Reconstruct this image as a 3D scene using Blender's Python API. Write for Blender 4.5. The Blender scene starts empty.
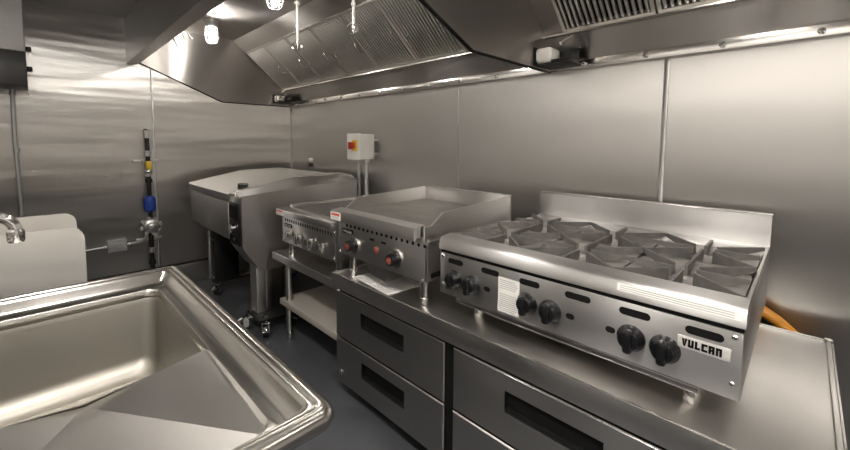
import bpy, bmesh, math, random
from mathutils import Vector, Matrix
random.seed(4)
PI = math.pi
SC = bpy.context.scene
COL = SC.collection

# ------------------------------------------------------------------ materials
def mat(name, color, metallic=0.0, rough=0.5, aniso=0.0, tangent=None, coat=0.0, spec=0.5):
    m = bpy.data.materials.new(name); m.use_nodes = True
    b = m.node_tree.nodes['Principled BSDF']
    b.inputs['Base Color'].default_value = (*color, 1)
    b.inputs['Metallic'].default_value = metallic
    b.inputs['Roughness'].default_value = rough
    b.inputs['Specular IOR Level'].default_value = spec
    b.inputs['Coat Weight'].default_value = coat
    if aniso:
        b.inputs['Anisotropic'].default_value = aniso
        c = m.node_tree.nodes.new('ShaderNodeCombineXYZ')
        for i in range(3): c.inputs[i].default_value = tangent[i]
        m.node_tree.links.new(c.outputs[0], b.inputs['Tangent'])
    return m

def noise_to(m, scale, sock, lo, hi, stretch=(1, 1, 1), detail=3, bump=None, ramp=(0.3, 0.7)):
    """stretched noise in object space driving a socket (roughness / colour) or a bump"""
    nt = m.node_tree; b = nt.nodes['Principled BSDF']
    tc = nt.nodes.new('ShaderNodeTexCoord'); mp = nt.nodes.new('ShaderNodeMapping')
    mp.inputs['Scale'].default_value = stretch
    nz = nt.nodes.new('ShaderNodeTexNoise'); nz.inputs['Scale'].default_value = scale
    nz.inputs['Detail'].default_value = detail
    nt.links.new(tc.outputs['Object'], mp.inputs[0]); nt.links.new(mp.outputs[0], nz.inputs['Vector'])
    if bump:
        bp = nt.nodes.new('ShaderNodeBump'); bp.inputs['Strength'].default_value = bump[0]
        bp.inputs['Distance'].default_value = bump[1]
        nt.links.new(nz.outputs['Fac'], bp.inputs['Height'])
        if b.inputs['Normal'].is_linked:
            nt.links.new(b.inputs['Normal'].links[0].from_socket, bp.inputs['Normal'])
        nt.links.new(bp.outputs[0], b.inputs['Normal'])
    elif isinstance(lo, tuple):
        mx = nt.nodes.new('ShaderNodeMix'); mx.data_type = 'RGBA'
        mr = nt.nodes.new('ShaderNodeMapRange')
        mr.inputs[1].default_value, mr.inputs[2].default_value = ramp
        nt.links.new(nz.outputs['Fac'], mr.inputs[0]); nt.links.new(mr.outputs[0], mx.inputs[0])
        mx.inputs[6].default_value = (*lo, 1); mx.inputs[7].default_value = (*hi, 1)
        nt.links.new(mx.outputs[2], b.inputs[sock])
    else:
        mr = nt.nodes.new('ShaderNodeMapRange')
        mr.inputs[1].default_value, mr.inputs[2].default_value = ramp
        mr.inputs[3].default_value = lo; mr.inputs[4].default_value = hi
        nt.links.new(nz.outputs['Fac'], mr.inputs[0]); nt.links.new(mr.outputs[0], b.inputs[sock])
    return m

def emit(name, color, strength):
    m = bpy.data.materials.new(name); m.use_nodes = True
    b = m.node_tree.nodes['Principled BSDF']
    b.inputs['Base Color'].default_value = (*color, 1)
    b.inputs['Emission Color'].default_value = (*color, 1)
    b.inputs['Emission Strength'].default_value = strength
    return m

VT = (0.0, 0.04, 1.0)             # rough direction for horizontally brushed sheet
M = {}
M['wall_steel'] = mat('brushed wall steel back', (.585, .57, .55), 1, .36, .90, (1, .0, .03))
noise_to(M['wall_steel'], 2.2, 'Roughness', .31, .37, (.6, 1, 2.2))
noise_to(M['wall_steel'], 1.3, None, 0, 0, (.35, .35, 1.8), 2, bump=(.3, .02))
M['end_steel'] = mat('brushed wall steel end', (.585, .565, .535), 1, .31, .94, (.0, 1, .03))
noise_to(M['end_steel'], 2.2, 'Roughness', .30, .35, (1, .6, 2.2))
noise_to(M['end_steel'], 2.1, None, 0, 0, (.35, .22, 2.4), 2, bump=(.30, .03))
M['steel'] = mat('brushed stainless', (.60, .585, .57), 1, .33, .85, VT)
noise_to(M['steel'], 5, 'Roughness', .31, .36, (.4, 2, 2))
M['steel_dark'] = mat('shaded brushed stainless', (.43, .42, .41), 1, .36, .85, VT)  # darker copy of the stainless; the drawers' dark floor reflection is put into colour
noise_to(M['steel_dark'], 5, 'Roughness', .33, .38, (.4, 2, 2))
M['hood_steel'] = mat('hood stainless', (.42, .40, .38), 1, .31, .92, VT)
noise_to(M['hood_steel'], 3, 'Roughness', .29, .34, (1, 1, 2))
noise_to(M['hood_steel'], 1.6, None, 0, 0, (.8, .8, .8), 2, bump=(.15, .02))
M['sink_steel'] = mat('sink stainless', (.52, .50, .465), 1, .24)
noise_to(M['sink_steel'], 6, 'Roughness', .19, .25, (1, 1, 1), 5)
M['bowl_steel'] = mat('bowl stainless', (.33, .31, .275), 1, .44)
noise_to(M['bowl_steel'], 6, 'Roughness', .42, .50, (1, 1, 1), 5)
M['drain_steel'] = mat('drainboard stainless', (.60, .585, .565), 1, .36, .88, (.6, .8, 0))
noise_to(M['drain_steel'], 6, 'Roughness', .33, .39, (1, 1, 1), 5)
M['guard_steel'] = mat('splash guard stainless', (.78, .75, .70), .75, .48)
noise_to(M['guard_steel'], 9, 'Roughness', .42, .52, (1, .35, 2), 5)
M['worktop_steel'] = mat('worktop stainless', (.57, .555, .535), 1, .30, .4, (.02, 1, .2))
noise_to(M['worktop_steel'], 7, 'Roughness', .31, .38, (1, 1, 1), 6)
M['bright'] = mat('polished steel and edge highlight', (.72, .70, .67), 1, .2)
M['chrome'] = mat('chrome', (.80, .79, .78), 1, .08)
M['filter'] = mat('filter steel', (.72, .70, .665), 1, .38)
M['cast'] = mat('cast iron grate', (.13, .122, .115), .2, .5)
noise_to(M['cast'], 25, 'Base Color', (.10, .095, .088), (.16, .15, .14), (1, 1, 1), 4)
M['burner'] = mat('burner deck', (.38, .36, .335), .6, .48)
M['plate'] = mat('griddle plate', (.40, .375, .35), .95, .42)
noise_to(M['plate'], 9, 'Base Color', (.23, .215, .20), (.36, .34, .315), (.6, 1, 1), 5)
M['black'] = mat('black plastic', (.010, .010, .010), 0, .35, spec=.4)
M['knob'] = mat('black phenolic knob', (.008, .008, .009), 0, .25, spec=.5)
M['dark'] = mat('recess shade and black parts', (.006, .006, .006), 0, .6, spec=.2)  # near-black colour puts the shade of gaps and openings into the material
M['rubber'] = mat('rubber', (.02, .02, .022), 0, .6)
M['galv'] = mat('galvanised', (.50, .50, .49), .85, .42)
M['alu'] = mat('cast aluminium', (.62, .61, .59), .85, .35)
M['grey'] = mat('grey painted box', (.30, .30, .30), .1, .5)
M['white'] = mat('white plastic', (.78, .76, .72), 0, .4)
M['white_enamel'] = mat('white enamel', (.80, .79, .76), 0, .35)
noise_to(M['white_enamel'], 9, 'Base Color', (.82, .81, .79), (.90, .89, .87), (1, 1, 1), 5)
M['paper'] = mat('white paper', (.80, .78, .74), 0, .7)
M['ink'] = mat('ink', (.02, .02, .02), 0, .7)
M['ink_pale'] = mat('pale ink', (.42, .41, .39), 0, .7)
M['red'] = mat('red', (.50, .045, .03), 0, .35)
M['label_red'] = mat('label red', (.58, .09, .06), 0, .5)
M['yellow'] = mat('yellow', (.80, .52, .04), 0, .4)
M['blue'] = mat('blue enamel', (.02, .055, .30), 0, .35)
M['pipe_black'] = mat('black iron pipe', (.02, .02, .02), .3, .4)
M['orange'] = mat('orange coating', (.85, .36, .04), 0, .4)
M['wire'] = mat('white cap cord', (.75, .73, .70), .3, .35)
M['amber'] = mat('indicator lens', (.23, .065, .05), 0, .25)
M['floor'] = mat('grey epoxy floor', (.075, .078, .085), 0, .42)
noise_to(M['floor'], 3, 'Roughness', .34, .55, (1, 1, 1), 5)
noise_to(M['floor'], 5, 'Base Color', (.062, .064, .070), (.092, .096, .104), (1, 1, 1), 6)
M['ceiling'] = mat('grey ceiling panel', (.42, .40, .375), .0, .5)
M['opposite'] = mat('white wall panel', (.82, .80, .77), 0, .45)
M['plate_pale'] = mat('pale name plate', (.66, .64, .61), .25, .45)
M['dark_enamel'] = mat('dark enamel', (.07, .068, .065), .2, .4)
M['shelf_steel'] = mat('dull galvanised shelf', (.52, .475, .42), .35, .5)
M['dark_reflect_band'] = mat('added dark band for reflections', (.16, .155, .15), 0, .5)  # dark wall half behind the view, added to darken reflections
M['lamp'] = emit('fill light diffuser', (1.0, .96, .91), 88.0)  # emission of the added ceiling lights
M['globe'] = emit('lit glass globe', (1.0, .94, .87), 92.0)
g = bpy.data.materials.new('clear jar glass'); g.use_nodes = True
gn = g.node_tree; gn.nodes.clear()
go = gn.nodes.new('ShaderNodeOutputMaterial'); gm = gn.nodes.new('ShaderNodeMixShader')
gt = gn.nodes.new('ShaderNodeBsdfTransparent'); gg = gn.nodes.new('ShaderNodeBsdfGlossy'); gg.inputs['Roughness'].default_value = .03
gl = gn.nodes.new('ShaderNodeLayerWeight'); gl.inputs[0].default_value = .25
gn.links.new(gl.outputs['Facing'], gm.inputs[0]); gn.links.new(gt.outputs[0], gm.inputs[1]); gn.links.new(gg.outputs[0], gm.inputs[2]); gn.links.new(gm.outputs[0], go.inputs[0])
M['glass'] = g

# ------------------------------------------------------------------ mesh builder
class MB:
    def __init__(s): s.bm = bmesh.new()
    def _merge(s, tb, mi=0):
        mp = {}
        for v in tb.verts: mp[v] = s.bm.verts.new(v.co)
        for f in tb.faces:
            try:
                nf = s.bm.faces.new([mp[v] for v in f.verts]); nf.material_index = mi
            except ValueError: pass
        tb.free(); return s
    def box(s, x0, x1, y0, y1, z0, z1, mi=0, bev=0, rot=None, seg=2):
        tb = bmesh.new(); bmesh.ops.create_cube(tb, size=1)
        sx, sy, sz = abs(x1-x0), abs(y1-y0), abs(z1-z0)
        c = Vector(((x0+x1)/2, (y0+y1)/2, (z0+z1)/2))
        for v in tb.verts: v.co = Vector((v.co.x*sx, v.co.y*sy, v.co.z*sz))
        if bev: bmesh.ops.bevel(tb, geom=list(tb.edges), offset=min(bev, .45*min(sx, sy, sz)), segments=seg, profile=.5, affect='EDGES')
        if rot is not None:
            for v in tb.verts: v.co = rot @ v.co
        for v in tb.verts: v.co += c
        return s._merge(tb, mi)
    def cyl(s, p0, p1, r0, r1=None, seg=16, mi=0, cap=True):
        p0, p1 = Vector(p0), Vector(p1); r1 = r0 if r1 is None else r1
        d = (p1-p0).normalized(); a = d.orthogonal().normalized(); b = d.cross(a)
        ra = [s.bm.verts.new(p0+r0*(math.cos(2*PI*i/seg)*a+math.sin(2*PI*i/seg)*b)) for i in range(seg)]
        rb = [s.bm.verts.new(p1+r1*(math.cos(2*PI*i/seg)*a+math.sin(2*PI*i/seg)*b)) for i in range(seg)]
        for i in range(seg):
            f = s.bm.faces.new((ra[i], ra[(i+1) % seg], rb[(i+1) % seg], rb[i])); f.material_index = mi
        if cap:
            s.bm.faces.new(ra[::-1]).material_index = mi; s.bm.faces.new(rb).material_index = mi
        return s
    def tube(s, pts, r, seg=10, mi=0, closed=False):
        pts = [Vector(p) for p in pts]; n = len(pts); rings = []
        up = None
        for i, p in enumerate(pts):
            if closed: t = (pts[(i+1) % n]-pts[i-1]).normalized()
            else: t = (pts[min(i+1, n-1)]-pts[max(i-1, 0)]).normalized()
            a = t.orthogonal().normalized() if up is None else (up-t*up.dot(t)).normalized()
            up = a; b = t.cross(a)
            rr = r[i] if isinstance(r, (list, tuple)) else r
            rings.append([s.bm.verts.new(p+rr*(math.cos(2*PI*k/seg)*a+math.sin(2*PI*k/seg)*b)) for k in range(seg)])
        for i in range(n if closed else n-1):
            A, B = rings[i], rings[(i+1) % n]
            for k in range(seg):
                f = s.bm.faces.new((A[k], A[(k+1) % seg], B[(k+1) % seg], B[k])); f.material_index = mi
        if not closed:
            s.bm.faces.new(rings[0][::-1]).material_index = mi; s.bm.faces.new(rings[-1]).material_index = mi
        return s
    def prism(s, poly, axis, a, b, mi=0):
        """poly in the two other axes (x:(y,z), y:(x,z), z:(x,y)), extruded from a to b along axis"""
        def P(u, v, w): return {'x': (w, u, v), 'y': (u, w, v), 'z': (u, v, w)}[axis]
        A = [s.bm.verts.new(P(u, v, a)) for u, v in poly]; B = [s.bm.verts.new(P(u, v, b)) for u, v in poly]
        n = len(poly)
        for i in range(n): s.bm.faces.new((A[i], A[(i+1) % n], B[(i+1) % n], B[i])).material_index = mi
        s.bm.faces.new(A[::-1]).material_index = mi; s.bm.faces.new(B).material_index = mi
        return s
    def lathe(s, prof, c, axis='z', seg=20, mi=0):
        """prof: list of (radius, offset along axis)"""
        c = Vector(c); rings = []
        ex = {'z': (Vector((1, 0, 0)), Vector((0, 1, 0)), Vector((0, 0, 1))), 'y': (Vector((1, 0, 0)), Vector((0, 0, 1)), Vector((0, 1, 0))),
              'x': (Vector((0, 1, 0)), Vector((0, 0, 1)), Vector((1, 0, 0)))}[axis]
        for r, h in prof:
            rings.append([s.bm.verts.new(c+ex[2]*h+max(r, 1e-4)*(math.cos(2*PI*k/seg)*ex[0]+math.sin(2*PI*k/seg)*ex[1])) for k in range(seg)])
        for A, B in zip(rings, rings[1:]):
            for k in range(seg): s.bm.faces.new((A[k], A[(k+1) % seg], B[(k+1) % seg], B[k])).material_index = mi
        s.bm.faces.new(rings[0][::-1]).material_index = mi; s.bm.faces.new(rings[-1]).material_index = mi
        return s
    def rings(s, ringlist, mi=0, cap_last=False, cap_first=False):
        R = [[s.bm.verts.new(p) for p in r] for r in ringlist]
        n = len(R[0])
        for A, B in zip(R, R[1:]):
            for k in range(n): s.bm.faces.new((A[k], A[(k+1) % n], B[(k+1) % n], B[k])).material_index = mi
        if cap_last: s.bm.faces.new(R[-1]).material_index = mi
        if cap_first: s.bm.faces.new(R[0][::-1]).material_index = mi
        return s
    def quad(s, pts, mi=0):
        s.bm.faces.new([s.bm.verts.new(p) for p in pts]).material_index = mi; return s
    def build(s, name, mats, parent=None, angle=35):
        bmesh.ops.recalc_face_normals(s.bm, faces=s.bm.faces)
        if parent is not None:
            root = parent
            while root.parent: root = root.parent
            off = Vector(root.location)
        else:
            xs = [v.co for v in s.bm.verts]
            off = Vector(((min(v.x for v in xs)+max(v.x for v in xs))/2, (min(v.y for v in xs)+max(v.y for v in xs))/2, min(v.z for v in xs)))
        for v in s.bm.verts: v.co -= off
        me = bpy.data.meshes.new(name); s.bm.to_mesh(me); s.bm.free()
        for m in (mats if isinstance(mats, (list, tuple)) else [mats]): me.materials.append(M[m])
        for p in me.polygons: p.use_smooth = True
        me.set_sharp_from_angle(angle=math.radians(angle))
        o = bpy.data.objects.new(name, me); COL.objects.link(o)
        if parent is not None: o.parent = parent
        else: o.location = off
        return o

def tag(o, label, cat, group=None):
    o['label'] = label; o['category'] = cat
    if group: o['group'] = group
    return o
def thing(name, loc, label, cat, group=None):
    o = bpy.data.objects.new(name, None); COL.objects.link(o); o.location = loc
    o.empty_display_size = .05
    return tag(o, label, cat, group)
def struct(o): o['kind'] = 'structure'; return o
def B(*a, **k): return MB().box(*a, **k)

# ------------------------------------------------------------------ setting
CZ = 2.355; YF = -2.42; XR = 6.2
struct(B(-.05, XR, YF-.05, .05, -.06, 0).build('floor', 'floor'))
struct(B(-.05, XR, YF-.05, .05, CZ, CZ+.05).build('ceiling', 'ceiling'))
struct(B(-.05, XR, 0, .05, 0, CZ).build('wall_back', 'wall_steel'))
struct(B(-.05, 0, YF, 0, 0, CZ).build('wall_left', 'end_steel'))
m = B(-.05, XR, YF-.05, YF, .90, CZ); m.box(-.05, XR, YF-.05, YF, 0, .90, 1); struct(m.build('wall_front', ['opposite', 'dark_reflect_band']))
struct(B(XR, XR+.05, YF-.05, .05, 0, CZ).build('wall_right', 'opposite'))
n = 0
for x, w in ((2.405, .010), (3.612, .022), (4.82, .012)):
    n += 1
    m = B(x-w/2, x+w/2, -.006, 0, .05, 1.72, bev=.002)
    struct(m.build('trim_%d' % n, 'steel_dark'))
for y in (-1.288,):
    n += 1
    struct(B(0, .006, y-.008, y+.008, .05, CZ-.02, bev=.002).build('trim_%d' % n, 'steel_dark'))
n += 1
struct(B(0, .012, -.012, 0, .05, 1.72, bev=.002).build('trim_%d' % n, 'steel_dark'))
m = B(0, .02, YF, 0, .0, .19, bev=.004); m.box(0, .024, YF, 0, .19, .205, 1)
struct(m.build('baseboard_left', ['end_steel', 'dark']))
struct(B(.02, XR, -.02, 0, 0, .19, bev=.004).build('baseboard_back', 'steel'))

# ------------------------------------------------------------------ exhaust hoods
def seg_filters(root, x0, w, count):
    P0 = Vector((0, -.105, 1.905)); P1 = Vector((0, -.485, 2.237))
    d = (P1-P0); L = d.length; d.normalize(); nn = Vector((0, -d.z, d.y))     # nn points down to the cook
    if nn.z > 0: nn = -nn
    for k in range(count):
        a, b = x0+k*w+.004, x0+(k+1)*w-.004
        R = Matrix(((1, 0, 0), (0, d.y, nn.y), (0, d.z, nn.z))).to_3x3()
        def fb(mb, xa, xb, la, lb, ha, hb, mi=0, bev=0):
            c = Vector(((xa+xb)/2, 0, 0))+P0+d*((la+lb)/2)+nn*((ha+hb)/2)
            rot = Matrix(((1, 0, 0), (0, d.y, nn.y), (0, d.z, nn.z)))
            mb.box(c.x-(xb-xa)/2, c.x+(xb-xa)/2, c.y-(lb-la)/2, c.y+(lb-la)/2, c.z-(hb-ha)/2, c.z+(hb-ha)/2, mi, bev, rot=rot)
        m = MB()
        fb(m, a, a+.016, 0, L, -.012, .012); fb(m, b-.016, b, 0, L, -.012, .012)
        fb(m, a+.016, b-.016, 0, .016, -.012, .012); fb(m, a+.016, b-.016, L-.016, L, -.012, .012)
        fb(m, a+.016, b-.016, .016, L-.016, -.03, -.02, 1)
        nb = 15; pit = (b-a-.032)/nb
        for i in range(nb):
            xc = a+.016+pit*(i+.5)
            fb(m, xc-pit*.26, xc+pit*.26, .016, L-.016, -.006, .008, 0, .003)
        f = m.build('baffle_filter', ['filter', 'dark'], root)
        h = MB(); cx = b-.05
        base = P0+Vector((cx, 0, 0))
        pts = []
        for i in range(9):
            t = PI*i/8
            pts.append(base+d*(L*.46+.045*-math.cos(t))+nn*(.012+.028*math.sin(t)))
        h.tube(pts, .0035, 8)
        h.build('filter_handle', 'bright', f)
        h = MB(); cx = a+.05
        base = P0+Vector((cx, 0, 0)); h.tube([base+d*(L*.40+.02*-math.cos(PI*i/6))+nn*(.012+.016*math.sin(PI*i/6)) for i in range(7)], .003, 8)
        h.build('filter_handle', 'bright', f)

END = [(-1.364, 2.004), (-.716, 1.726), (-.02, 1.726), (-.02, 2.335), (-1.364, 2.335)]
def hood(x0, x1, label, nf, fx0, endL, endR):
    r = thing('exhaust_hood', ((x0+x1)/2, -.7, 1.72), label, 'exhaust hood', None)
    m = MB()
    m.box(x0, x1, -1.46, -1.45, 1.985, CZ-.004)                                  # front face
    m.prism([(-1.46, 1.984), (-1.364, 2.003), (-1.364, 2.030), (-1.370, 2.030), (-1.372, 2.012), (-1.456, 1.994)], 'x', x0, x1)   # lip gutter
    m.build('front_panel', 'steel_dark', r)
    B(x0, x1, -1.45, -.004, 2.335, 2.348).build('hood_ceiling', 'hood_steel', r)
    m = MB()
    m.prism([(-.022, 1.765), (-.095, 1.895), (-.087, 1.905), (-.004, 1.765)], 'x', x0, x1)
    m.build('back_panel', 'hood_steel', r)
    m = B(x0+.012, x1-.004, -.034, -.004, 1.722, 1.768, bev=.003)
    for i in range(int((x1-x0)/.28)): m.lathe([(.012, 0), (.012, -.006), (.006, -.010)], (x0+.2+i*.28, -.034, 1.742), 'y', 10, 1)
    m.build('bottom_trim', ['bright', 'chrome'], r)
    # filter plane: rail, blanks and band above
    m = MB(); m.prism([(-.088, 1.885), (-.125, 1.885), (-.125, 1.892), (-.108, 1.912), (-.088, 1.912)], 'x', x0+.012, x1-.004)
    m.build('filter_rail', 'bright', r)
    m = MB(); m.prism([(-.478, 2.225), (-.60, 2.332), (-.59, 2.335), (-.47, 2.235)], 'x', x0+.012, x1-.004)
    m.build('upper_band', 'hood_steel', r)
    fx1 = fx0+.42*nf
    for a, b in ((x0+.012, fx0), (fx1, x1-.004)):
        if b-a > .004:
            m = MB(); m.prism([(-.105, 1.905), (-.485, 2.237), (-.478, 2.245), (-.098, 1.913)], 'x', a, b)
            m.build('filter_blank', 'hood_steel', r)
    for flag, x in ((endL, x0), (endR, x1-.012)):
        if flag:
            m = MB(); m.prism(END, 'x', x, x+.012)
            for (a, b), (c, d) in zip(END[:2], END[1:3]):
                L = math.hypot(c-a, d-b); ny, nz = -(d-b)/L*.014, (c-a)/L*.014
                if nz < 0: ny, nz = -ny, -nz
                m.prism([(a, b), (c, d), (c-ny*.5, d-nz*.5), (a-ny*.5, b-nz*.5)], 'x', x, x+.016, 1)
            m.build('end_panel', ['hood_steel', 'dark'], r)
    seg_filters(r, fx0, .42, nf)
    return r
hood(0.002, 3.05, 'long stainless exhaust hood over the fryer end, with lit jar lamps and seven filters', 7, .04, True, False)
hood(3.052, 6.15, 'stainless exhaust hood above the six-burner range, at top right', 5, 3.17, True, True)

# jar lamps
def jar(x, y, label):
    r = thing('jar_lamp', (x, y, 2.335), label, 'lamp', 'jar lamps under the hood')
    MB().lathe([(.055, 0), (.055, -.018), (.048, -.026), (.045, -.05), (.038, -.056)], (x, y, 2.335)).build('lamp_base', 'alu', r)
    MB().lathe([(.036, -.054), (.040, -.075), (.041, -.12), (.038, -.15), (.028, -.168), (.010, -.176)], (x, y, 2.335)).build('glass_jar', 'glass', r)
    MB().lathe([(.012, -.056), (.020, -.075), (.027, -.10), (.026, -.125), (.016, -.143), (.004, -.148)], (x, y, 2.335)).build('light_bulb', 'globe', r)
    m = MB()
    for k in range(6):
        a = 2*PI*k/6; ca, sa = math.cos(a), math.sin(a)
        m.tube([(x+rr*ca, y+rr*sa, 2.335+h) for rr, h in ((.044, -.052), (.047, -.09), (.047, -.145), (.036, -.178), (.004, -.188))], .002, 6)
    for h in (-.09, -.145): m.tube([(x+.047*math.cos(2*PI*k/20), y+.047*math.sin(2*PI*k/20), 2.335+h) for k in range(20)], .002, 6, closed=True)
    m.build('wire_guard', 'alu', r)
jar(.53, -.95, 'lit jar lamp with wire guard under the hood, nearest the end wall')
jar(1.72, -.95, 'lit jar lamp cut off by the photo\'s top edge, second from the end wall')

# fire suppression drops
def drop(x, y, zb, label):
    r = thing('nozzle_drop_pipe', (x, y, 2.335), label, 'pipe', None)
    m = MB().cyl((x, y, 2.335), (x, y, zb+.05), .009, seg=12); m.lathe([(.013, 0), (.013, .02)], (x, y, zb+.16)); m.lathe([(.02, 0), (.02, .012)], (x, y, 2.323))
    m.build('pipe', 'wire', r)
    MB().lathe([(.010, .055), (.012, .045), (.012, .02), (.009, .010), (.006, 0)], (x, y, zb)).build('nozzle', 'bright', r)
    MB().tube([(x-.012+.034*math.cos(2*PI*k/20)*.75, y+.034*math.cos(2*PI*k/20)*.66, zb+.034+.034*math.sin(2*PI*k/20)) for k in range(20)], .0032, 8, closed=True).build('cap_ring', 'chrome', r)
drop(1.425, -.65, 2.0, 'pale nozzle pipe with cap ring hanging before the hood filters, nearer the end wall')
drop(2.12, -.65, 1.985, 'pale nozzle pipe with cap ring hanging before the hood filters, farther from the end wall')
def link(p0, p1, label):
    m = MB().cyl(p0, p1, .008, seg=10); m.cyl(p1, Vector(p1)+(Vector(p1)-Vector(p0))*.12, .012, seg=10)
    tag(m.build('detector_rod', 'bright'), label, 'rod')
link((.020, -1.115, 2.262), (.022, -1.08, 2.186), 'short angled steel rod on the hood end panel, nearer the hood\'s front lip')
link((.14, -1.045, 2.330), (.14, -1.005, 2.262), 'short angled steel rod on the hood end panel, nearer the lit jar lamp')

# grease cups at the hood corners
def cup(x, y, z, label, white):
    r = thing('grease_cup', (x, y, z), label, 'grease cup')
    m = B(x-.03, x+.055, y-.06, y+.055, z+.002, z+.078, bev=.018, seg=3)
    m.build('cup', white, r)
    m = B(x-.045, x-.03, y-.065, y+.065, z-.005, z+.085, bev=.003); m.box(x-.04, x+.15, y-.05, y+.112, z-.006, z+.001, bev=.001); m.box(x+.055, x+.15, y-.055, y+.055, z+.002, z+.012, bev=.002); m.box(x+.055, x+.15, y+.045, y+.055, z+.012, z+.07, bev=.002)
    m.build('holder', 'black', r)
    MB().cyl((x+.10, y-.045, z+.085), (x+.125, y+.01, z+.125), .009, seg=10).build('handle', 'bright', r)
cup(3.098, -.145, 1.742, 'white grease cup in a black holder at the corner between the two hoods', 'white')
cup(.062, -.15, 1.755, 'small steel grease cup at the hood corner by the end wall', 'bright')

# ------------------------------------------------------------------ wall things
r = thing('wall_box', (.15, -2.24, 1.705), 'white box with a dark lower part high on the end wall, at top left', 'box')
B(.001, .31, -2.415, -2.052, 1.935, CZ-.002, bev=.008).build('upper_casing', 'white_enamel', r)
B(.001, .295, -2.415, -2.050, 1.705, 1.935, bev=.004).build('lower_casing', 'dark_enamel', r)
for z in (2.00, 1.858):
    B(.02, .05, -2.050, -2.020, z-.014, z+.014, bev=.004).build('mounting_tab', 'black', r)
m = MB().tube([(.03, -2.13, 1.704), (.03, -2.134, 1.50), (.028, -2.136, 1.34), (.028, -2.130, 1.0), (.028, -2.127, .75), (.03, -2.12, .206)], .013, 10)
for z in (1.66, 1.25, .7): m.lathe([(.018, 0), (.018, .03)], (.03, -2.131, z))
tag(m.build('conduit_pipe', 'galv'), 'thin steel conduit running down the end wall from the white box', 'conduit')

gx, gy = .06, -1.350
r = thing('gas_line', (gx, gy, .12), 'black vertical gas pipe with valve, blue filter and regulator on the end wall', 'gas pipe')
m = MB().cyl((gx, gy, 1.40), (gx, gy, .12), .017, seg=14); m.tube([(gx, gy, 1.40), (gx-.01, gy, 1.418), (gx-.03, gy, 1.425), (.001, gy, 1.425)], .017, 12)
m.lathe([(.026, 0), (.026, .03)], (gx, gy, .26)); m.lathe([(.026, 0), (.026, .03)], (gx, gy, .98))
m.build('pipe', 'pipe_black', r)
m = MB()
for z, h in ((1.36, .07), (1.205, .05), (1.03, .04), (.36, .05)): MB().lathe([(.018, 0), (.025, .004), (.025, h-.004), (.018, h)], (gx, gy, z), seg=8).build('pipe_fitting', 'alu', r)
for z in (1.165, .475): 
    m = B(.001, .022, gy-.10, gy+.085, z-.010, z+.010, bev=.002); m.box(.022, gx-.01, gy-.04, gy-.025, z-.008, z+.008); m.box(.022, gx-.01, gy+.025, gy+.04, z-.008, z+.008)
    m.build('strut_bracket', 'galv', r)
m = B(gx-.02, gx+.03, gy-.018, gy+.022, 1.095, 1.165, 0, .005); m.box(gx+.03, gx+.036, gy-.014, gy+.02, 1.105, 1.155, 0, .002)
v = m.build('valve', 'yellow', r)
MB().lathe([(.022, 0), (.028, .01), (.028, .03), (.022, .04)], (gx, gy, 1.055), seg=10).build('union', 'bright', r)
MB().lathe([(.02, 0), (.042, .015), (.045, .03), (.045, .115), (.040, .13), (.02, .145)], (gx, gy, .72)).build('filter_canister', 'blue', r)
m = MB().lathe([(.03, -.05), (.055, -.04), (.066, -.02), (.066, .0), (.055, .02), (.034, .03), (.028, .045), (.013, .05)], (gx+.02, gy, .60), 'x', 22)
for k in range(8):
    a = 2*PI*k/8+.2; m.lathe([(.014, -.026), (.014, .012)], (gx+.02, gy+.068*math.cos(a), .60+.068*math.sin(a)), 'x', 8)
m.build('regulator', 'alu', r)
r = thing('junction_box', (.03, -1.59, .41), 'small grey electrical box on the end wall beside the gas regulator', 'junction box')
B(.001, .06, -1.652, -1.522, .412, .505, bev=.004).build('box', 'grey', r)
for y in (-1.665, -1.509): MB().cyl((.03, y-.012, .458), (.03, y+.012, .458), .017, seg=10).build('connector', 'galv', r)
MB().tube([(.03, -2.20, .440), (.03, -1.677, .457)], .010, 10).build('conduit', 'galv', r)
MB().tube([(.03, -1.497, .458), (.035, -1.46, .460), (.045, -1.42, .472), (.055, -1.39, .495), (.06, -1.385, .535)], .014, 10).build('flexible_conduit', 'grey', r)
m = B(.388, .478, -.008, 0, 1.082, 1.172, bev=.003)
tag(m.build('cover_plate', 'bright'), 'small steel cover plate on the back wall behind the braising pan', 'cover plate')

# isolator switch on its conduit
r = thing('isolator_switch', (1.50, -.13, .45), 'white box with red and yellow rotary switch on the back wall', 'switch')
B(1.375, 1.556, -.185, -.05, 1.198, 1.405, bev=.008).build('enclosure', 'white', r)
B(1.372, 1.559, -.197, -.185, 1.196, 1.408, bev=.006).build('cover', 'white', r)
m = B(1.452, 1.522, -.207, -.197, 1.268, 1.355, 0, .004); k = m.build('yellow_plate', 'yellow', r)
m = MB().lathe([(.028, -.0), (.028, -.024), (.022, -.03)], (1.478, -.207, 1.311), 'y'); m.box(1.468, 1.488, -.255, -.235, 1.283, 1.339, 0, .004)
m.build('rotary_handle', 'red', k)
m = MB().cyl((1.535, -.12, 1.198), (1.535, -.12, .45), .017, seg=14); m.lathe([(.028, 0), (.028, -.028), (.022, -.034)], (1.535, -.12, 1.198))
m.build('conduit', 'galv', r)
MB().tube([(1.43, -.12, 1.198), (1.43, -.12, 1.12), (1.42, -.11, 1.02), (1.42, -.11, .5)], .016, 12).build('conduit', 'galv', r)
for z in (1.23, 1.35): B(1.385, 1.545, -.05, 0, z, z+.02).build('mounting_bracket', 'galv', r)

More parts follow.
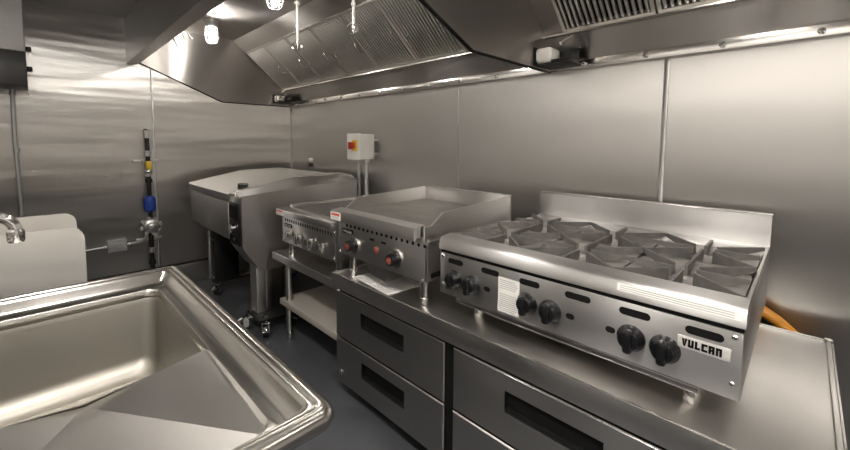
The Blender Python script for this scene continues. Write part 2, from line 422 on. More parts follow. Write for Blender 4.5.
# ------------------------------------------------------------------ braising pan
r = thing('braising_pan', (.9, -.65, 0), 'large stainless tilting braising pan on casters by the end wall', 'braising pan')
m = MB()
side = [(-1.095, .965), (-1.095, .64), (-1.075, .60), (-.995, .475), (-.94, .45), (-.22, .44), (-.18, .48), (-.176, 1.02)]
m.prism(side, 'x', 1.245, 1.48)
m.build('control_housing', 'steel', r)
m = MB(); m.prism([(-1.088, .90), (-1.088, .70), (-1.03, .60), (-.70, .45), (-.25, .45), (-.19, .50), (-.19, .96), (-1.02, .96)], 'x', .33, 1.243)
m.build('pan', 'steel', r)
m = B(.33, 1.243, -1.100, -1.086, .66, .915, bev=.004); m.build('front_panel', 'steel', r)
m = MB()
m.prism([(-1.105, .925), (-1.112, .935), (-1.112, .975), (-1.10, .985), (-.68, 1.070), (-.30, 1.080), (-.18, 1.06), (-.18, .965), (-1.0, .955)], 'x', .32, 1.303)
m.build('lid', 'steel', r)
m = MB()   # raised right-hand rim with bevelled outside
A = [(-1.115, .97), (-1.10, .997), (-.69, 1.075), (-.31, 1.086), (-.176, 1.062), (-.176, 1.02)]
ring_in = [(1.302, y, z) for y, z in A]; top = [(1.40, y, z) for y, z in A[1:-1]]
m.prism([(-1.112, .968), (-1.112, .985), (-1.10, .997), (-.69, 1.077), (-.31, 1.088), (-.176, 1.064), (-.176, 1.0), (-.9, .985)], 'x', 1.302, 1.41)
m.rings([[(1.41, -1.112, .968), (1.41, -1.10, .997), (1.41, -.69, 1.077), (1.41, -.31, 1.088), (1.41, -.176, 1.064), (1.41, -.176, 1.0)],
         [(1.482, -1.112, .966), (1.482, -1.112, .975), (1.482, -.69, 1.01), (1.482, -.31, 1.03), (1.482, -.176, 1.035), (1.482, -.176, 1.0)]], cap_last=True)
m.build('side_rim', 'steel', r, 20)
MB().tube([(1.41, -1.10, .998), (1.41, -.69, 1.078), (1.41, -.31, 1.089), (1.41, -.18, 1.066)], .004, 8).build('rim_glint', 'alu', r)  # thin tube added to stand in for the highlight along the rim
m = B(1.262, 1.448, -1.103, -1.094, .635, .925, bev=.004)
m.box(1.275, 1.435, -1.1045, -1.103, .815, .905, 1); m.box(1.275, 1.435, -1.1045, -1.103, .65, .70, 1)
c = m.build('control_panel', ['black', 'dark'], r)
MB().lathe([(.032, 0), (.032, -.022), (.026, -.03)], (1.36, -1.103, .752), 'y').build('dial', 'chrome', c)
MB().lathe([(.012, 0), (.012, -.006)], (1.36, -1.103, .675), 'y').build('button', 'bright', c)
m = MB().lathe([(.036, 0), (.036, .016), (.032, .022), (.036, .026), (.036, .032), (.02, .034)], (1.255, -1.0, 1.0)); m.build('lid_knob', ['black'], r)
MB().lathe([(.034, .0), (.034, .006), (.03, .008)], (1.255, -1.0, 1.034)).build('lid_cap', 'bright', r)
# legs
m = B(1.30, 1.415, -.985, -.79, .13, .47, bev=.004); m.box(1.415, 1.418, -.92, -.86, .15, .46, bev=.001)
m.build('leg', 'steel', r)
m = B(1.30, 1.415, -.35, -.19, .13, .46, bev=.004); m.build('leg', 'steel', r)
for ya, yb in ((-1.0, -.80), (-.36, -.19)):
    m = B(.40, .445, ya, yb, .13, .56, 0, .003); m.box(.445, .56, ya+.004, yb, .13, .56, 1, .003)
    for z in (.17, .50):
        for x in (.47, .535): m.lathe([(.009, 0), (.009, -.005)], (x, ya+.004, z), 'y', 8, 0)
    m.build('leg', ['steel', 'black'], r)
def caster(x, y, ang, root):
    c, s = math.cos(ang), math.sin(ang)
    m = MB(); ax = Vector((-s, c, 0)); ctr = Vector((x+.03*c, y+.03*s, .038))
    m.cyl(ctr-ax*.016, ctr+ax*.016, .037, seg=20, mi=0)
    m.cyl(ctr-ax*.018, ctr+ax*.018, .018, seg=14, mi=1)
    for sg in (-1, 1):
        p = ctr+ax*.022*sg
        m.box(p.x-.018, p.x+.018, p.y-.003, p.y+.003, .034, .092, 1, rot=Matrix.Rotation(ang, 3, 'Z'))
    m.box(x-.03, x+.03, y-.026, y+.026, .086, .10, 1, .003, rot=Matrix.Rotation(ang, 3, 'Z'))
    m.cyl((x, y, .10), (x, y, .132), .014, seg=12, mi=1)
    m.box(x+.075*c-.028, x+.075*c+.028, y+.075*s-.018, y+.075*s+.018, .070, .080, 1, .003, rot=Matrix.Rotation(ang, 3, 'Z') @ Matrix.Rotation(.5, 3, 'Y'))
    return m.build('caster', ['rubber', 'chrome'], root)
for (x, y, a) in ((1.50, -.96, -.5), (1.46, -.79, .5), (1.33, -1.0, -1.9), (1.36, -.27, .7), (.50, -.94, -.9), (.48, -.28, 1.2)): caster(x, y, a, r)
for q in ((1.31, 1.54, -1.02, -.19), (.41, .55, -1.0, -.19)): B(*q, .118, .130, bev=.004).build('caster_plate', 'black', r)

# ------------------------------------------------------------------ equipment stand + charbroiler
r = thing('equipment_stand', (1.94, -.55, 0), 'stainless equipment stand with an undershelf, carrying the charbroiler', 'stand')
m = B(1.515, 2.362, -.915, -.13, .572, .586, bev=.003); m.box(1.515, 2.362, -.915, -.900, .535, .586, bev=.004); m.box(1.515, 1.53, -.9, -.13, .535, .58); m.box(2.347, 2.362, -.9, -.13, .535, .58)
m.cyl((1.517, -.9125, .5845), (2.36, -.9125, .5845), .0032, seg=8, mi=1)  # bright bead added to draw the lit line of the front edge
m.build('top_shelf', ['worktop_steel', 'bright'], r)
m = B(1.60, 2.33, -.90, -.15, .265, .276, bev=.002); m.box(1.60, 2.33, -.905, -.893, .238, .278, bev=.003)
m.build('undershelf', 'shelf_steel', r)
for x in (1.672, 2.31):
    for y in (-.872, -.18):
        m = MB().cyl((x, y, .572), (x, y, .06), .0205, seg=16); l = m.build('leg', 'steel', r)
        MB().lathe([(.019, .06), (.024, .052), (.024, .03), (.016, .0)], (x, y, 0)).build('foot', 'bright', l)

def vulcan(mb, x0, z0, h, w, y, mi=0, red=None, d=.0012):
    """chunky six-letter mark, drawn with prisms facing -y"""
    u = w/6.35; t = .36*u; g = h/1.0; tv = .27*h
    def P(pts, m=mi): mb.prism([(x0+a, z0+b) for a, b in pts], 'y', y, y-d, m)
    def R(a, b, c, e, m=mi): P([(a, b), (c, b), (c, e), (a, e)], m)
    W = .88*u; x = 0
    P([(x, h), (x+t, h), (x+W*.5, t), (x+W*.5+.0*u, 0), (x+W*.36, 0)]); P([(x+W*.36, 0), (x+W*.64, 0), (x+W, h), (x+W-t, h), (x+W*.5, t*1.1)])
    if red is not None: P([(x-.02*u, h), (x+t*1.3, h), (x+t*1.1, h*.72), (x+t*.5, h*.72)], red)
    x += 1.0*u; R(x, .0, x+t, h); R(x+W-t, 0, x+W, h); R(x, 0, x+W, tv)
    x += 1.05*u; R(x, 0, x+t, h); R(x, 0, x+W*.9, tv)
    x += 1.0*u; R(x, 0, x+t, h); R(x, 0, x+W, tv); R(x, h-tv, x+W, h)
    x += 1.05*u; R(x, 0, x+t, h); R(x+W-t, 0, x+W, h); R(x, h-tv, x+W, h); R(x, h*.34, x+W, h*.34+tv*.8)
    x += 1.05*u; R(x, 0, x+t, h); R(x+W-t, 0, x+W, h); R(x, h-tv, x+W, h)

def warning_label(x0, x1, y, z0, z1, root):
    m = B(x0, x1, y-.0012, y, z0, z1, 0)
    m.box(x0+.006, x1-.006, y-.0018, y-.0012, z0+(z1-z0)*.55, z1-(z1-z0)*.14, 1)
    for k in range(2): m.box(x0+.008, x1-.014, y-.0018, y-.0012, z0+(z1-z0)*(.16+.18*k), z0+(z1-z0)*(.24+.18*k), 2)
    return m.build('warning_label', ['paper', 'label_red', 'ink_pale'], root)

r = thing('charbroiler', (1.97, -.55, .586), 'short charbroiler with lever knobs on the equipment stand, left of the griddle', 'charbroiler')
x0, x1 = 1.655, 2.29
m = B(x0, x1, -.885, -.22, .683, .868, bev=.003); m.build('body', 'steel_dark', r)
m = B(x0, x1, -.902, -.885, .683, .862, bev=.003)
for (x, z) in ((x0+.012, .70), (x1-.012, .70), (x1-.012, .845), (x0+.012, .845)): m.lathe([(.006, 0), (.004, -.003)], (x, -.902, z), 'y', 8, 1)
nh = 20
for k in range(nh):
    xc = x0+.05+(x1-x0-.09)*k/(nh-1); m.box(xc-.006, xc+.006, -.9035, -.902, .822, .842, 2, .001)
fp = m.build('control_panel', ['steel', 'bright', 'dark'], r)
m = B(x0+.035, x0+.14, -.9045, -.902, .788, .812, 0, .001); vulcan(m, x0+.042, .793, .013, .09, -.9045, 1)
m.build('name_plate', ['dark', 'grey'], fp)
for k in range(4):
    xc = x0+.112+.131*k
    m = MB().lathe([(.012, 0), (.012, -.012)], (xc, -.902, .742), 'y', 14)
    m.box(xc+.002, xc+.030, -.945, -.906, .712, .772, 1, .005); m.box(xc-.028, xc+.004, -.935, -.906, .722, .762, 0, .008)
    m.build('lever_knob', ['black', 'bright'], r)
m = B(x0-.015, x1+.010, -.935, -.84, .862, .905, bev=.006); m.build('front_rail', 'steel', r)
warning_label(x0-.012, x0+.085, -.935, .866, .902, r)
m = MB()
m.box(x0-.015, x0+.02, -.84, -.22, .862, .918, bev=.003); m.box(x1-.025, x1+.010, -.84, -.22, .862, .918, bev=.003); m.box(x0+.02, x1-.025, -.26, -.22, .862, .935, bev=.003)
m.build('top_frame', 'steel', r)
m = MB()
for k in range(32):
    xc = x0+.03+(x1-x0-.07)*k/31; m.box(xc-.0055, xc+.0055, -.835, -.265, .885, .905, 0)
for y in (-.82, -.64, -.46, -.28): m.box(x0+.022, x1-.028, y-.008, y+.008, .872, .884)
m.build('grill_grate', 'cast', r)
B(x0+.02, x1-.025, -.84, -.26, .868, .872).build('burner_box', 'dark', r)
for x in (x0+.05, x1-.03):
    for y in (-.86, -.28):
        MB().lathe([(.017, .097), (.017, .03), (.021, .026), (.021, 0)], (x, y, .586)).build('leg', 'bright', r)

# ------------------------------------------------------------------ refrigerated base with worktop
r = thing('chef_base', (3.27, -.55, 0), 'long low stainless refrigerated base with drawers, under the griddle and range', 'chef base')
x0, x1, y0, y1 = 2.375, 4.175, -.979, -.13
m = B(x0+.012, x1-.012, y0+.010, y1-.008, .635, .6605, bev=.001)
E4 = [('x', y0, 1), ('x', y1, -1)]
m.box(x0, x1, y0, y0+.010, .592, .6672, bev=.003); m.box(x0, x1, y1-.008, y1, .592, .6672, bev=.003)
m.box(x0, x0+.010, y0, y1, .592, .6672, bev=.003); m.box(x1-.012, x1, y0, y1, .60, .6672, bev=.003)
m.box(x1+.001, x1+.006, y0+.004, y1, .596, .661, bev=.001)
for (x, y) in ((x1-.006, y1-.006),): m.cyl((x, y, .60), (x, y, .671), .011, seg=12)
m.cyl((x0+.004, y0+.003, .6662), (x1-.004, y0+.003, .6662), .0032, seg=8, mi=1)  # bright bead added as the highlight along the worktop's front edge
m.build('worktop', ['worktop_steel', 'bright'], r)
m = B(x0+.022, x1-.02, -.945, -.15, .10, .634, bev=.003); m.build('cabinet_body', 'dark', r)
B(x1-.02, x1-.014, -.945, -.15, .10, .59).build('side_panel', 'steel_dark', r)
B(3.975, x1-.02, -.958, -.945, .09, .575, bev=.002).build('front_grille', 'steel_dark', r)
B(x0+.06, x1-.06, -.86, -.2, .06, .10).build('under_base_shade', 'dark', r)  # dark box stands in for the shadow under the base
for x in (x0+.12, 3.27, x1-.12):
    for y in (-.82, -.25):
        m = MB().cyl((x-.014, y, .032), (x+.014, y, .032), .031, seg=18); m.box(x-.02, x+.02, y-.02, y+.02, .034, .062, 1, .002)
        m.build('caster', ['rubber', 'galv'], r)
def drawer(xa, xb, za, zb, hx0, hx1, hz0, hz1, key=False):
    m = MB(); yf, yb = -.963, -.938
    # one skin with an opening for the pull
    out = [(xa, za), (xb, za), (xb, zb), (xa, zb)]; inn = [(hx0, hz0), (hx1, hz0), (hx1, hz1), (hx0, hz1)]
    b = .004
    oF = [(xa+b, za+b), (xb-b, za+b), (xb-b, zb-b), (xa+b, zb-b)]
    m.rings([[(x, yb, z) for x, z in out], [(x, yf+b, z) for x, z in out], [(x, yf, z) for x, z in oF]], 1)  # bevel in brighter steel puts the edge highlight into the material
    m.rings([[(x, yf, z) for x, z in oF], [(x, yf, z) for x, z in inn], [(x, yf+.004, z) for x, z in inn]])
    bmesh.ops.remove_doubles(m.bm, verts=m.bm.verts, dist=1e-5)
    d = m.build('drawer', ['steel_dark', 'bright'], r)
    m = MB(); m.rings([[(x, yf+.003, z) for x, z in inn], [(x, yb+.010, z) for x, z in inn]], cap_last=True)
    m.box(hx0, hx1, yf+.003, yb+.006, hz0, hz0+.012, 1, .002)
    m.build('recessed_pull', ['dark', 'black'], d)
    if key: MB().lathe([(.013, 0), (.013, -.006), (.008, -.008)], (xa+.045, yf, za+.06), 'y', 16).build('lock', 'chrome', d)
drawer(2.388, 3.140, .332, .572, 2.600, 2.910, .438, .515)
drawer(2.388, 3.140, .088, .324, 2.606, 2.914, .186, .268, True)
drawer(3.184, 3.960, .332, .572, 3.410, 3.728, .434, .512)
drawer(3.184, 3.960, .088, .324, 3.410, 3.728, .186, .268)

# ------------------------------------------------------------------ griddle
r = thing('griddle', (2.73, -.65, .661), 'countertop griddle with splash guard and two dials, on the worktop\'s left end', 'griddle')
x0, x1 = 2.425, 3.035
m = B(x0, x1, -.95, -.335, .778, .955, bev=.003); m.box(x1, x1+.004, -.95, -.335, .93, .945, bev=.001); m.box(x1, x1+.003, -.93, -.40, .79, .81, 1, .001)
m.build('body', ['steel', 'dark'], r)
m = B(x0, x1, -.967, -.95, .778, .962, bev=.003)
for (x, z) in ((x0+.012, .79), (x1-.012, .79)): m.lathe([(.007, 0), (.004, -.004)], (x, -.967, z), 'y', 8, 1)
for k in range(17):
    xc = x0+.075+.0335*k; m.lathe([(.0075, 0), (.0075, -.0012)], (xc, -.967, .929), 'y', 12, 2)
for xa in (2.682, 2.765): m.box(xa, xa+.034, -.9682, -.967, .889, .899, 2, .001)
fp = m.build('control_panel', ['steel', 'bright', 'dark'], r)
m = B(2.462, 2.552, -.9695, -.967, .888, .913, 0, .001); vulcan(m, 2.470, .894, .013, .076, -.9695, 1)
m.build('name_plate', ['dark', 'grey'], fp)
MB().lathe([(.016, 0), (.016, -.006), (.010, -.010)], (2.732, -.967, .852), 'y', 18).build('indicator_lamp', 'amber', r)
for xc in (2.562, 2.868):
    d = MB().lathe([(.040, 0), (.040, -.008), (.030, -.010)], (xc, -.967, .843), 'y', 26).build('dial_plate', 'bright', r)
    MB().lathe([(.027, -.008), (.027, -.034), (.024, -.042)], (xc, -.967, .843), 'y', 22).build('dial', 'black', d)
    MB().lathe([(.015, -.042), (.015, -.045), (.004, -.046)], (xc, -.967, .843), 'y', 20).build('dial_cap', 'amber', d)
m = MB(); m.prism([(-1.009, .952), (-1.009, .993), (-1.003, 1.003), (-.945, 1.008), (-.93, 1.002), (-.93, .962), (-1.0, .962), (-1.0, .952)], 'x', x0-.004, x1-.018)
m.build('grease_trough', 'steel', r)
warning_label(x0-.002, x0+.083, -1.0095, .957, .996, r)
m = B(x0+.012, x1-.012, -.93, -.35, .955, .995, bev=.004); m.build('griddle_plate', 'plate', r)
m = MB()
spl = [(-.965, .955), (-.965, 1.004), (-.925, 1.004), (-.855, 1.050), (-.335, 1.074), (-.335, .955)]
m.prism(spl, 'x', x0, x0+.010); m.prism(spl, 'x', x1-.010, x1)
m.box(x0, x1, -.349, -.335, .955, 1.074, bev=.002); m.box(x0, x1, -.353, -.330, 1.070, 1.0755, bev=.001)
m.build('splash_guard', 'steel', r)
m = MB(); m.prism([(2.60, .778), (2.79, .778), (2.765, .705), (2.66, .715)], 'y', -.94, -.70); m.build('grease_drawer', 'steel_dark', r)
for (x, y) in ((2.478, -.915), (2.985, -.915), (2.478, -.40), (2.985, -.40)):
    MB().lathe([(.019, .118), (.019, .036), (.0205, .034), (.0205, .03), (.0165, .028), (.0165, .004), (.018, 0)], (x, y, .6605), seg=20).build('leg', 'bright', r)

m = MB()
m.box(-.15, .15, -.10, .10, 0, .0012, 0)
for k in range(13):
    for c in (-.14, .01): m.box(c, c+.12+.01*math.sin(k*3), -.088+k*.0138, -.083+k*.0138, .0012, .0015, 1)
for v in m.bm.verts: v.co = Matrix.Rotation(-.10, 3, 'Z') @ v.co + Vector((2.665, -.845, .6610))
tag(m.build('instruction_leaflet', ['paper', 'ink_pale']), 'printed paper leaflet lying on the worktop under the griddle', 'leaflet')

# ------------------------------------------------------------------ six-burner range
r = thing('burner_range', (3.546, -.53, .661), 'six-burner countertop gas range with black knobs and backguard, on the worktop', 'range')
x0, x1 = 3.087, 4.003
yp = -.931
m = B(x0, x1, yp+.018, -.135, .755, .918, bev=.002); m.build('body', 'steel_dark', r)
# front panel with pill slots
m = B(x0, x1, yp, yp+.018, .752, .912, 0, .003)
def pill(mb, xa, xb, z, h, y, mi, d=.0012):
    rr = h/2; pts = []
    for i in range(9):
        a = PI/2+PI*i/8; pts.append((xa+rr+rr*math.cos(a), z+rr*math.sin(a)))
    for i in range(9):
        a = -PI/2+PI*i/8; pts.append((xb-rr+rr*math.cos(a), z+rr*math.sin(a)))
    mb.prism(pts, 'y', y, y-d, mi)
for xa, xb in ((3.128, 3.200), (3.284, 3.357), (3.436, 3.508), (3.590, 3.666), (3.742, 3.818), (3.893, 3.969)): pill(m, xa, xb, .888, .020, yp, 1)
for xa in (3.309, 3.608, 3.722): pill(m, xa-.013, xa+.013, .823, .017, yp, 1)
for x in (x0+.015, x1-.015):
    for z in (.789, .899): m.lathe([(.0065, 0), (.0065, -.002), (.004, -.004)], (x, yp, z), 'y', 10, 2)
fp = m.build('control_panel', ['steel', 'dark', 'bright'], r)
m = B(3.879, 3.983, yp-.003, yp, .839, .869, 0, .001); vulcan(m, 3.888, .845, .019, .083, yp-.003, 1, 2)
m.build('name_plate', ['plate_pale', 'dark', 'label_red'], fp)
m = B(3.356, 3.437, yp-.0012, yp, .762, .882, 0)
for k in range(16):
    z = .875-k*.0069
    if k not in (5, 6): m.box(3.361, 3.361+.060+.012*abs(math.sin(k*2.3)), yp-.0018, yp-.0012, z-.0032, z-.0008, 1)
m.build('instruction_sticker', ['paper', 'ink_pale'], fp)
for i, xc in enumerate((3.160, 3.243, 3.467, 3.546, 3.775, 3.853)):
    m = MB().lathe([(.035, 0), (.035, -.006), (.031, -.012), (.029, -.022), (.024, -.030), (.012, -.033)], (xc, yp, .820), 'y', 28)
    m.box(xc-.0115, xc+.0115, yp-.044, yp-.010, .789, .851, 0, .009)
    k = m.build('knob', 'knob', r)
# front rail (landing ledge)
m = MB(); m.prism([(-.937, .926), (-.937, .929), (-.928, .961), (-.924, .967), (-.917, .971), (-.868, .978), (-.862, .972), (-.862, .93), (-.928, .926)], 'x', x0-.003, x1+.003)
m.build('front_rail', 'steel', r)
B(x0, x1, -.927, -.90, .912, .926).build('gap_shade', 'dark', r)  # dark strip stands in for the shade beneath the front rail
m = MB()
def onface(t, e): return (-.937+.009*t-.0012*e, .929+.032*t)
m.prism([onface(.38, 0), onface(.38, 1), onface(.96, 1), onface(.96, 0)], 'x', 3.735, 3.998, 0)
for t in (.48, .64, .80): m.prism([onface(t, 1), onface(t, 1.4), onface(t+.06, 1.4), onface(t+.06, 1)], 'x', 3.742, 3.985, 1)
m.build('caution_strip', ['paper', 'ink_pale'], r)
B(x0, x1, -.862, -.135, .918, .926).build('drip_deck', 'burner', r)
m = B(x0, x0+.010, -.862, -.135, .926, .958, bev=.001); m.box(x1-.008, x1, -.862, -.135, .926, .962, bev=.001)
m.box(x0, x1, -.235, -.165, .926, .957, bev=.003)
m.build('side_rails', 'steel', r)
m = MB(); m.prism([(-.165, .95), (-.165, .957), (-.138, .963), (-.138, 1.081), (-.112, 1.081), (-.112, .95)], 'x', x0, x1)
m.box(x0-.001, x1+.001, -.141, -.110, 1.077, 1.083, bev=.001)
m.build('backguard', 'steel', r)
cw, chh = (x1-x0-.022)/3, .312
bm_g = None
def grate_mesh(cx, cy):
    m = MB(); hw, hh = cw/2-.001, chh/2-.001; zt = .977
    def fin(ang, rin, end, din=.042, dout=.012, th=.0042):
        a = Vector((math.cos(ang), math.sin(ang), 0)); p0 = Vector((cx, cy, 0))+a*rin; p1 = Vector((cx+end[0], cy+end[1], 0))
        t = (p1-p0).normalized(); nrm = Vector((-t.y, t.x, 0))*th
        A = [p0+nrm+Vector((0, 0, zt)), p1+nrm+Vector((0, 0, zt)), p1+nrm+Vector((0, 0, zt-dout)), p0+nrm+Vector((0, 0, zt-din))]
        Bv = [q-2*nrm for q in A]
        va = [m.bm.verts.new(q) for q in A]; vb = [m.bm.verts.new(q) for q in Bv]
        for i in range(4): m.bm.faces.new((va[i], va[(i+1) % 4], vb[(i+1) % 4], vb[i]))
        m.bm.faces.new(va[::-1]); m.bm.faces.new(vb)
    for k, e in ((0, (hw, 0)), (2, (0, hh)), (4, (-hw, 0)), (6, (0, -hh))): fin(k*PI/4, .030, e)
    for sx in (-1, 1):
        for sy in (-1, 1):
            ang = math.atan2(sy*.042, sx*.036); fin(ang, .050, (sx*hw, sy*hh))
    # low web that ties the fins together
    ro, zw = .115, .948
    R1 = [(cx+hw*.98*max(-1, min(1, 1.35*math.cos(2*PI*k/32))), cy+hh*.98*max(-1, min(1, 1.35*math.sin(2*PI*k/32)))) for k in range(32)]
    R2 = [(cx+.074*math.cos(2*PI*k/32), cy+.074*math.sin(2*PI*k/32)) for k in range(32)]
    m.rings([[(x, y, .942) for x, y in R1], [(x, y, .952) for x, y in R1], [(x, y, .940) for x, y in R2], [(x, y, .934) for x, y in R2], [(x, y, .942) for x, y in R1]], 1)
    return m
for i in range(3):
    for j in range(2):
        cx, cy = x0+.012+cw*(i+.5), -.235-.002-chh*(j+.5)
        grate_mesh(cx, cy).build('grate', ['cast', 'burner'], r)
        MB().lathe([(.044, .922), (.044, .938), (.036, .944), (.018, .946), (.016, .938), (.004, .938)], (cx, cy, 0), seg=24).build('burner', 'burner', r)
B(3.163, 3.925, -.926, -.30, .730, .747, bev=.003).build('crumb_tray', 'bright', r)
for (x, y) in ((3.21, -.84), (3.90, -.84), (3.21, -.22), (3.90, -.22)):
    MB().lathe([(.018, .096), (.018, .03), (.0205, .026), (.0205, .004), (.018, 0)], (x, y, .6605)).build('leg', 'bright', r)

m = MB().tube([(3.88, -.07, .69), (3.93, -.07, .708), (3.985, -.07, .700), (4.04, -.07, .668), (4.085, -.07, .628), (4.10, -.07, .55), (4.10, -.07, .02)], .021, 14)
tag(m.build('gas_hose', 'orange'), 'orange coated hose behind the worktop, at its right end', 'hose')

# ------------------------------------------------------------------ sink
r = thing('sink', (2.98, -2.0, 0), 'big stainless sink with rolled rim and drainboard in the left foreground', 'sink')
def rrect(x0, x1, y0, y1, rad, z, n=8):
    pts = []
    for cx, cy, a0 in ((x1-rad, y1-rad, 0), (x0+rad, y1-rad, PI/2), (x0+rad, y0+rad, PI), (x1-rad, y0+rad, 1.5*PI)):
        for i in range(n+1):
            a = a0+PI/2*i/n; pts.append((cx+rad*math.cos(a), cy+rad*math.sin(a), z))
    return pts
X0, X1, Y0, Y1 = 2.440, 3.532, -2.30, -1.682
prof = [(.020, .020, .838, .018), (.004, .004, .848, .028), (.0, .0, .861, .030), (.003, .003, .873, .028), (.012, .012, .880, .022), (.020, .020, .8815, .018), (.027, .027, .8795, .016),
        (.029, .029, .8765, .024), (.033, .033, .8775, .022), (.038, .037, .876, .02), (.048, .042, .868, .018), (.062, .055, .850, .014), (.075, .068, .842, .012), (.105, .082, .8405, .03), (.108, .084, .832, .038), (.108, .084, .815, .04)]
m = MB()
m.rings([rrect(X0+fx*1.0, X1-fy, Y0+fy, Y1-fy, rad, z) for fx, fy, z, rad in prof])
m.build('rim', 'sink_steel', r, 50)
bx0, bx1, by0, by1 = X0+.108, 3.072, Y0+.084, Y1-.084
m = MB()
m.rings([rrect(bx0, bx1, by0, by1, .04, .815), rrect(bx0+.004, bx1-.004, by0+.004, by1-.004, .04, .80), rrect(bx0+.012, bx1-.012, by0+.012, by1-.012, .045, .63),
         rrect(bx0+.022, bx1-.022, by0+.022, by1-.022, .05, .595), rrect(bx0+.06, bx1-.06, by0+.06, by1-.06, .05, .582)], cap_last=True)
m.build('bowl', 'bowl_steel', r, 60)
MB().lathe([(.045, .581), (.045, .586), (.036, .586), (.030, .583)], ((bx0+bx1)/2, (by0+by1)/2, 0)).build('drain', 'chrome', r)
P = Vector((bx1+.0, (by0+by1)/2, .797))
Bq = [(bx1, by1, .832), (X1-.084, by1, .823), (X1-.084, by0, .823), (bx1, by0, .832)]
m = MB()
m.box(bx1+.02, X1-.11, Y0+.09, Y1-.11, .735, .745)
vP = m.bm.verts.new(P); vb = [m.bm.verts.new(q) for q in Bq]
mid = m.bm.verts.new((bx1, by1, .76)); mid2 = m.bm.verts.new((bx1, P.y, .76)); mid3 = m.bm.verts.new((bx1, by0, .76))
for a, b in ((0, 1), (1, 2), (2, 3)): m.bm.faces.new((vP, vb[a], vb[b]))
m.bm.faces.new((vb[0], vP, mid2, mid)); m.bm.faces.new((vP, vb[3], mid3, mid2))
m.build('drainboard', 'drain_steel', r, 3)
m = B(X0, X1, Y0-.03, Y0, .838, 1.12, bev=.01); m.build('backsplash', 'sink_steel', r)
for x in (X0+.055, X1-.14):
    for y in (Y1-.055, Y0+.045):
        l = MB().cyl((x, y, .74), (x, y, .05), .0205, seg=14).build('leg', 'steel', r)
        MB().lathe([(.02, .05), (.025, .042), (.016, 0)], (x, y, 0)).build('foot', 'bright', l)
fx, fyb = 2.80, -2.265
r = thing('faucet', (fx, -2.30, 1.0), 'chrome gooseneck faucet over the big sink, at the left edge', 'faucet')
pts = [(fx, -2.30, 1.02), (fx, -2.262, 1.025), (fx, -2.248, 1.04), (fx, -2.245, 1.12)]
for i in range(13):
    a = PI-PI*i/12; pts.append((fx, -2.161+.084*math.cos(a), 1.132+.046*math.sin(a)))
pts.append((fx, -2.077, 1.128))
MB().tube(pts, .0115, 14).build('spout', 'chrome', r)
MB().lathe([(.0125, .03), (.0155, .026), (.0155, .006), (.0135, 0)], (fx, -2.077, 1.102)).build('aerator', 'chrome', r)
m = MB().cyl((fx-.10, -2.285, 1.02), (fx+.10, -2.285, 1.02), .017, seg=14); m.build('valve_body', 'chrome', r)
for s in (-1, 1):
    m = MB().cyl((fx+s*.10, -2.30, 1.02), (fx+s*.10, -2.25, 1.02), .021, seg=14); m.box(fx+s*.10-.009, fx+s*.10+.009, -2.262, -2.246, 1.02, 1.09, 0, .004)
    m.build('tap_handle', 'chrome', r)

r = thing('hand_sink', (1.9, -2.2, .70), 'small wall-hung hand sink between two upright steel splash guards', 'hand sink')
def guard(xc):
    pts = [(-2.415, .68), (-1.915, .68), (-1.915, .955)]
    for i in range(7):
        a = PI/2*i/6; pts.append((-1.96+.045*math.cos(a), .958+.045*math.sin(a)))
    pts.append((-2.415, 1.003))
    m = MB(); m.prism(pts, 'x', xc-.006, xc+.006); return m.build('splash_guard', 'guard_steel', r)
guard(2.10); guard(1.69)
m = MB()
m.rings([rrect(1.70, 2.09, -2.41, -1.94, .03, .70), rrect(1.70, 2.09, -2.41, -1.94, .03, .86), rrect(1.73, 2.06, -2.36, -1.97, .05, .858), rrect(1.75, 2.04, -2.33, -2.0, .05, .72)], cap_last=True, cap_first=True)
m.build('basin', 'sink_steel', r)
B(1.70, 2.09, -2.418, -2.40, .70, 1.0).build('backsplash', 'sink_steel', r)

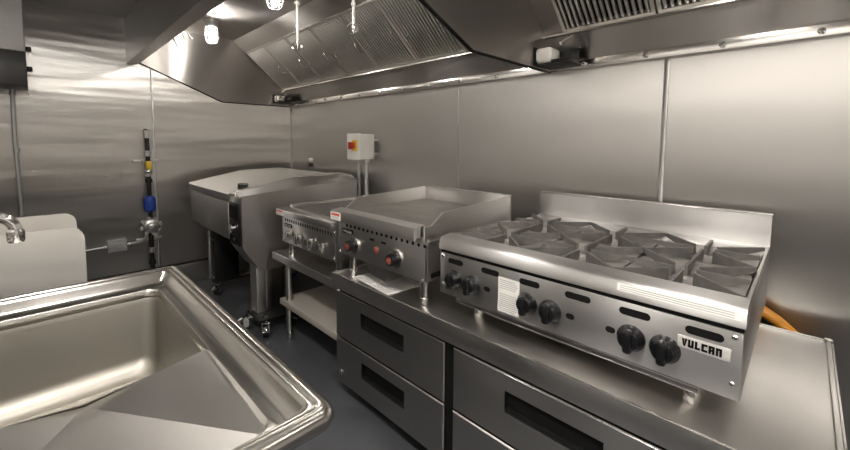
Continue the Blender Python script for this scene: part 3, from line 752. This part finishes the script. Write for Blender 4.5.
# ------------------------------------------------------------------ added ceiling lights that brighten the aisle (unseen, out of frame)
def fill_puck(x, y, label, k=1.0):
    r = thing('fill_ceiling_light', (x, y, CZ), label, 'ceiling light', 'added round ceiling lights over the aisle')
    MB().lathe([(.13*k, -.001), (.13*k, -.012), (.122*k, -.02), (.108*k, -.022), (.108*k, -.018)], (x, y, CZ), seg=28).build('trim_ring', 'white', r)
    MB().lathe([(.107*k, -.012), (.107*k, -.020), (.09*k, -.024), (.004, -.026)], (x, y, CZ), seg=28).build('diffuser', 'lamp', r)
fill_puck(2.45, -2.05, 'added small round white ceiling light, the one nearest the end wall', .62)
fill_puck(3.65, -2.08, 'round white ceiling light over the big sink\'s near end')
fill_puck(4.85, -2.08, 'added round white ceiling light past the range, farthest from the end wall')
jar(2.75, -.95, 'added lit jar lamp under the hood, third from the end wall')  # unseen lamp added to brighten the equipment
for x in (3.75, 4.95): jar(x, -.95, 'added lit jar lamp under the hood, above the six-burner range' if x < 4 else 'added lit jar lamp under the hood, past the range')  # unseen lamps added for more light from the second hood

# ------------------------------------------------------------------ world, camera
w = bpy.data.worlds.new('World'); SC.world = w; w.use_nodes = True
w.node_tree.nodes['Background'].inputs[0].default_value = (.9, .93, 1, 1)
w.node_tree.nodes['Background'].inputs[1].default_value = .05
yaw, pitch, roll = .7857, .0747, .0063
fw = Vector((-math.sin(yaw)*math.cos(pitch), math.cos(yaw)*math.cos(pitch), -math.sin(pitch)))
rt = Vector((math.cos(yaw), math.sin(yaw), 0)); up = rt.cross(fw)
r2 = math.cos(roll)*rt+math.sin(roll)*up; u2 = -math.sin(roll)*rt+math.cos(roll)*up
cam = bpy.data.cameras.new('camera'); co = bpy.data.objects.new('camera', cam); COL.objects.link(co)
mw = Matrix((r2, u2, -fw)).transposed().to_4x4(); mw.translation = Vector((4.0784, -2.0361, 1.3364)); co.matrix_world = mw
cam.sensor_width = 36; cam.lens = 385.344/850*36
cam.shift_x = (425-420.33)/850; cam.shift_y = (171.676-225)/850
cam.clip_start = .02
SC.camera = co
SC.view_settings.view_transform = 'Standard'; SC.view_settings.look = 'None'
SC.view_settings.exposure = 1.35; SC.view_settings.gamma = 1.0
try: SC.view_settings.use_curve_mapping = False
except Exception: pass
SC.cycles.use_adaptive_sampling = False
SC.cycles.sample_clamp_indirect = 4.0
SC.cycles.blur_glossy = 0.5
SC.cycles.caustics_refractive = False
SC.cycles.use_denoising = True
SC.cycles.denoiser = 'OPENIMAGEDENOISE'
SC.cycles.denoising_input_passes = 'RGB_ALBEDO_NORMAL'
SC.cycles.denoising_prefilter = 'ACCURATE'
SC.cycles.max_bounces = 10
SC.cycles.glossy_bounces = 8
